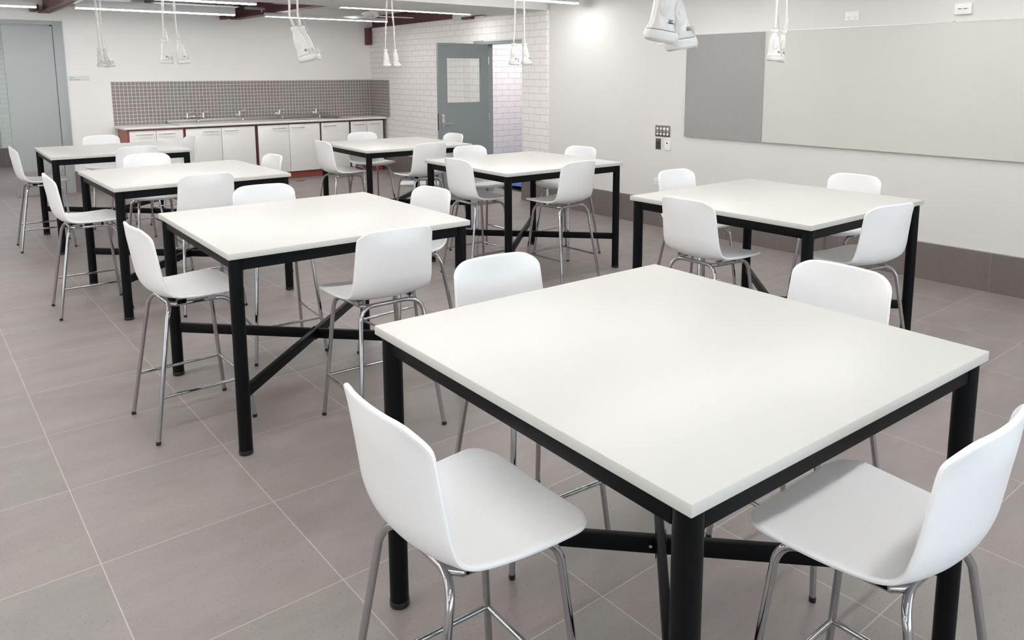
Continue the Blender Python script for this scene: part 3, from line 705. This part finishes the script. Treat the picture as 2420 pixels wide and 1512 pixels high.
# ------------------------------------------------------------------ hanging power sockets
def make_socket():
    r = empty('hanging_socket')
    def ring(z, wx, wy, n=28, p=2.6, ox=0):
        out = []
        for k in range(n):
            a = 2*PI*k/n; c, s = math.cos(a), math.sin(a)
            out.append((ox+math.copysign(abs(c)**(2/p), c)*wx, math.copysign(abs(s)**(2/p), s)*wy, z))
        return out
    # body: narrow neck, long shoulder, wide foot; origin at the neck
    b = MB().loft([ring(-.018, .0145, .0145), ring(-.03, .0155, .016), ring(-.045, .022, .021, ox=.001), ring(-.065, .0265, .024, ox=.002), ring(-.10, .029, .0255, ox=.004), ring(-.128, .031, .026, ox=.006), ring(-.138, .037, .029, ox=.008), ring(-.146, .041, .031, ox=.009)])
    body = b.build('housing', M_SOCK, r)
    MB().loft([ring(-.1475, .043, .031, ox=.009), ring(-.162, .046, .034, ox=.010), ring(-.170, .043, .032, ox=.010), ring(-.175, .034, .026, ox=.010)]).build('base_rim', M_SOCK, r)
    MB().loft([ring(-.1462, .0395, .029, ox=.009), ring(-.1476, .0395, .029, ox=.009)]).build('seam', M_DARK, body)
    MB().loft([ring(.004, .0165, .0165), ring(.0, .0185, .0185), ring(-.012, .0185, .0185), ring(-.019, .016, .016)]).build('collar', M_SOCK, r)
    MB().cyl(0, 0, .0035, .0065, .0105, n=16).build('cord_grip', M_DARK, r)
    fc = MB()
    outer = [(.058*math.cos(a), .036*math.sin(a)) for a in [(-48+96*k/14)*PI/180 for k in range(15)]]
    for zz0, zz1, k0, k1 in ((-.176, -.118, 1.0, .93),):
        A_ = [[(x*k, y*k, z) for x, y in outer] for k, z in ((k0, zz0), (k1, zz1))]
        I_ = [[(x*k*.95, y*k*.93, z) for x, y in outer] for k, z in ((k0, zz0), (k1, zz1))]
        fc.loft([A_[0]+I_[0][::-1], A_[1]+I_[1][::-1]])
    fc.build('flip_cover', M_COVER, r)
    # rounded side cover with button
    cv = MB()
    cv.loft([[(p[0]*1.0, -.0245-dy, -.083+p[1]) for p in [(math.cos(2*PI*k/24)*w, math.sin(2*PI*k/24)*h) for k in range(24)]] for w, h, dy in ((.015, .030, -.006), (.015, .030, .0015), (.012, .026, .0035))])
    cv.build('cover', M_SOCK, body)
    MB().cyl(0, 0, 0, .002, .0065, n=18, M=Matrix.Translation((0, -.0275, -.078)) @ Matrix.Rotation(PI/2, 4, 'X')).build('button', M_SOCK, body)
    mk = MB()
    for q, (w, h, z) in enumerate(((.012, .0016, -.120), (.010, .0016, -.1235), (.013, .003, -.128))):
        mk.box(.014, .014+w, -.0272, -.0262, z, z+h)
    mk.build('printed_mark', M_DARK, body, False)
    MB().tube([(.026, 0, -.012), (.028, 0, -.018), (.022, 0, -.026), (.016, 0, -.024)], .0028, n=8).build('hanger_ring', M_SOCK, r)
    MB().tube([(.026, 0, -.012), (.022, .0, .03), (.012, 0, .075)], .0014, n=6).build('hanger_wire', M_STEEL, r)
    return r
sk0 = make_socket(); index(sk0)
def place_socket(i, loc, rz, tilt, az, label):
    o = sk0 if i == 0 else copy_tree(sk0)
    o.location = loc
    o.rotation_euler = (Matrix.Rotation(az, 3, 'Z') @ Matrix.Rotation(tilt, 3, 'Y') @ Matrix.Rotation(-az, 3, 'Z') @ Matrix.Rotation(rz, 3, 'Z')).to_euler()
    tag(o, label, 'power socket', 'white power sockets hanging in pairs')
    # its cord runs from the neck up to the ceiling
    up = (Matrix.Rotation(az, 3, 'Z') @ Matrix.Rotation(tilt, 3, 'Y')) @ Vector((0, 0, 1))
    p0 = Vector(loc)+up*.003; p1 = p0+up*.06; top = Vector((loc[0]*.5+PT[0]*.5, loc[1]*.5+PT[1]*.5, 2.698 if loc[1] < 7.15 or loc[1] > 8.2 else 2.384))
    ph = random.uniform(0, 6)
    pts = [p0]
    for q in range(1, 13):
        t = q/12; b = p1.lerp(top, t) if q > 1 else p1
        b = b+Vector((math.sin(t*9+ph), math.cos(t*7+ph), 0))*.006*math.sin(t*PI)
        pts.append(b)
    mw = o.matrix_basis.inverted()
    MB().tube([mw @ p for p in pts], .0052, n=10).build('cord', M_WPL2, o)
    MB().tube([mw @ (p+Vector((.009, -.004, 0))) for p in pts[2:]], .0016, n=6).build('support_wire', M_STEEL, o)
    for q in (3, 7): 
        MB().cyl(0, 0, -.004, .004, .0075, n=8, M=Matrix.Translation(mw @ (pts[q]+Vector((.003, -.002, 0))))).build('cable_tie', M_WPL, o)
HS = {  # neck points of the two sockets above each table: (dx along image right, z, tilt)
'A': ((-.004, 1.888, .17), (.016, 1.868, -.16)), 'B': ((-.004, 1.862, -.30), (.010, 1.868, -.24)), 'C': ((-.042, 1.885, 0.02), (.052, 1.882, -.12)),
'D': ((.0, 1.880, -.05), (.012, 1.876, -.18)), 'E': ((-.036, 1.874, .04), (.046, 1.874, .22)), 'F': ((-.045, 1.876, .06), (.046, 1.878, -.04)), 'G': ((-.045, 1.884, .0), (.050, 1.884, -.02))}
i = 0
for k, pr_ in HS.items():
    tx, ty, _ = TABLES[k]; PT = (tx-.02, ty+.01)
    for q, (dx, z, tl) in enumerate(pr_):
        dy = {'A': .045, 'B': .036, 'D': .036, 'E': .050}.get(k, .012)*(2*q-1)
        loc = (PT[0]+rr.x*dx+sy_*dy, PT[1]+rr.y*dx+cy_*dy, z)
        place_socket(i, loc, -YAW+(.45 if q else .15), tl, -YAW, '%s white power socket hanging over %s' % (('left', 'right')[q], TN[k])); i += 1

# ------------------------------------------------------------------ odds and ends by the side door
o = MB().box(-.36, .36, -.12, .12, 0, .05, bev=.022, seg=4).build('packing_slab', M_WPL); o.location = (5.97, 9.62, 0); o.rotation_euler = (0, 0, -.72)
tag(o, 'low white rounded slab lying on the floor behind the back right table', 'slab')
pl = MB()
o = MB().box(-.30, .30, -.05, .05, 0, .035, bev=.008).build('folded_sheet', M_BLUE); o.location = (6.14, 9.86, 0); o.rotation_euler = (0, 0, -.72)
tag(o, 'folded blue sheet lying behind the white slab near the brick wall', 'sheet')
sh = MB(); NX = 16; g2 = []
for a in range(NX+1):
    row = []
    for b in range(9):
        x = 6.72+a*.06; y = 8.05+b*.13+.05*math.sin(a*.9)
        row.append((x, y, .012+.022*(1+math.sin(a*1.3+b*.8))))
    g2.append(row)
V = [[sh.bm.verts.new(p) for p in row] for row in g2]; V2 = [[sh.bm.verts.new((p[0], p[1], p[2]-.006)) for p in row] for row in g2]
for a in range(NX):
    for b in range(8):
        sh.bm.faces.new((V[a][b], V[a+1][b], V[a+1][b+1], V[a][b+1])); sh.bm.faces.new((V2[a][b], V2[a][b+1], V2[a+1][b+1], V2[a+1][b]))
o = sh.build('drop_sheet', M_BLUE); tag(o, 'crumpled blue drop sheet on the dark floor beyond the side doorway', 'sheet')
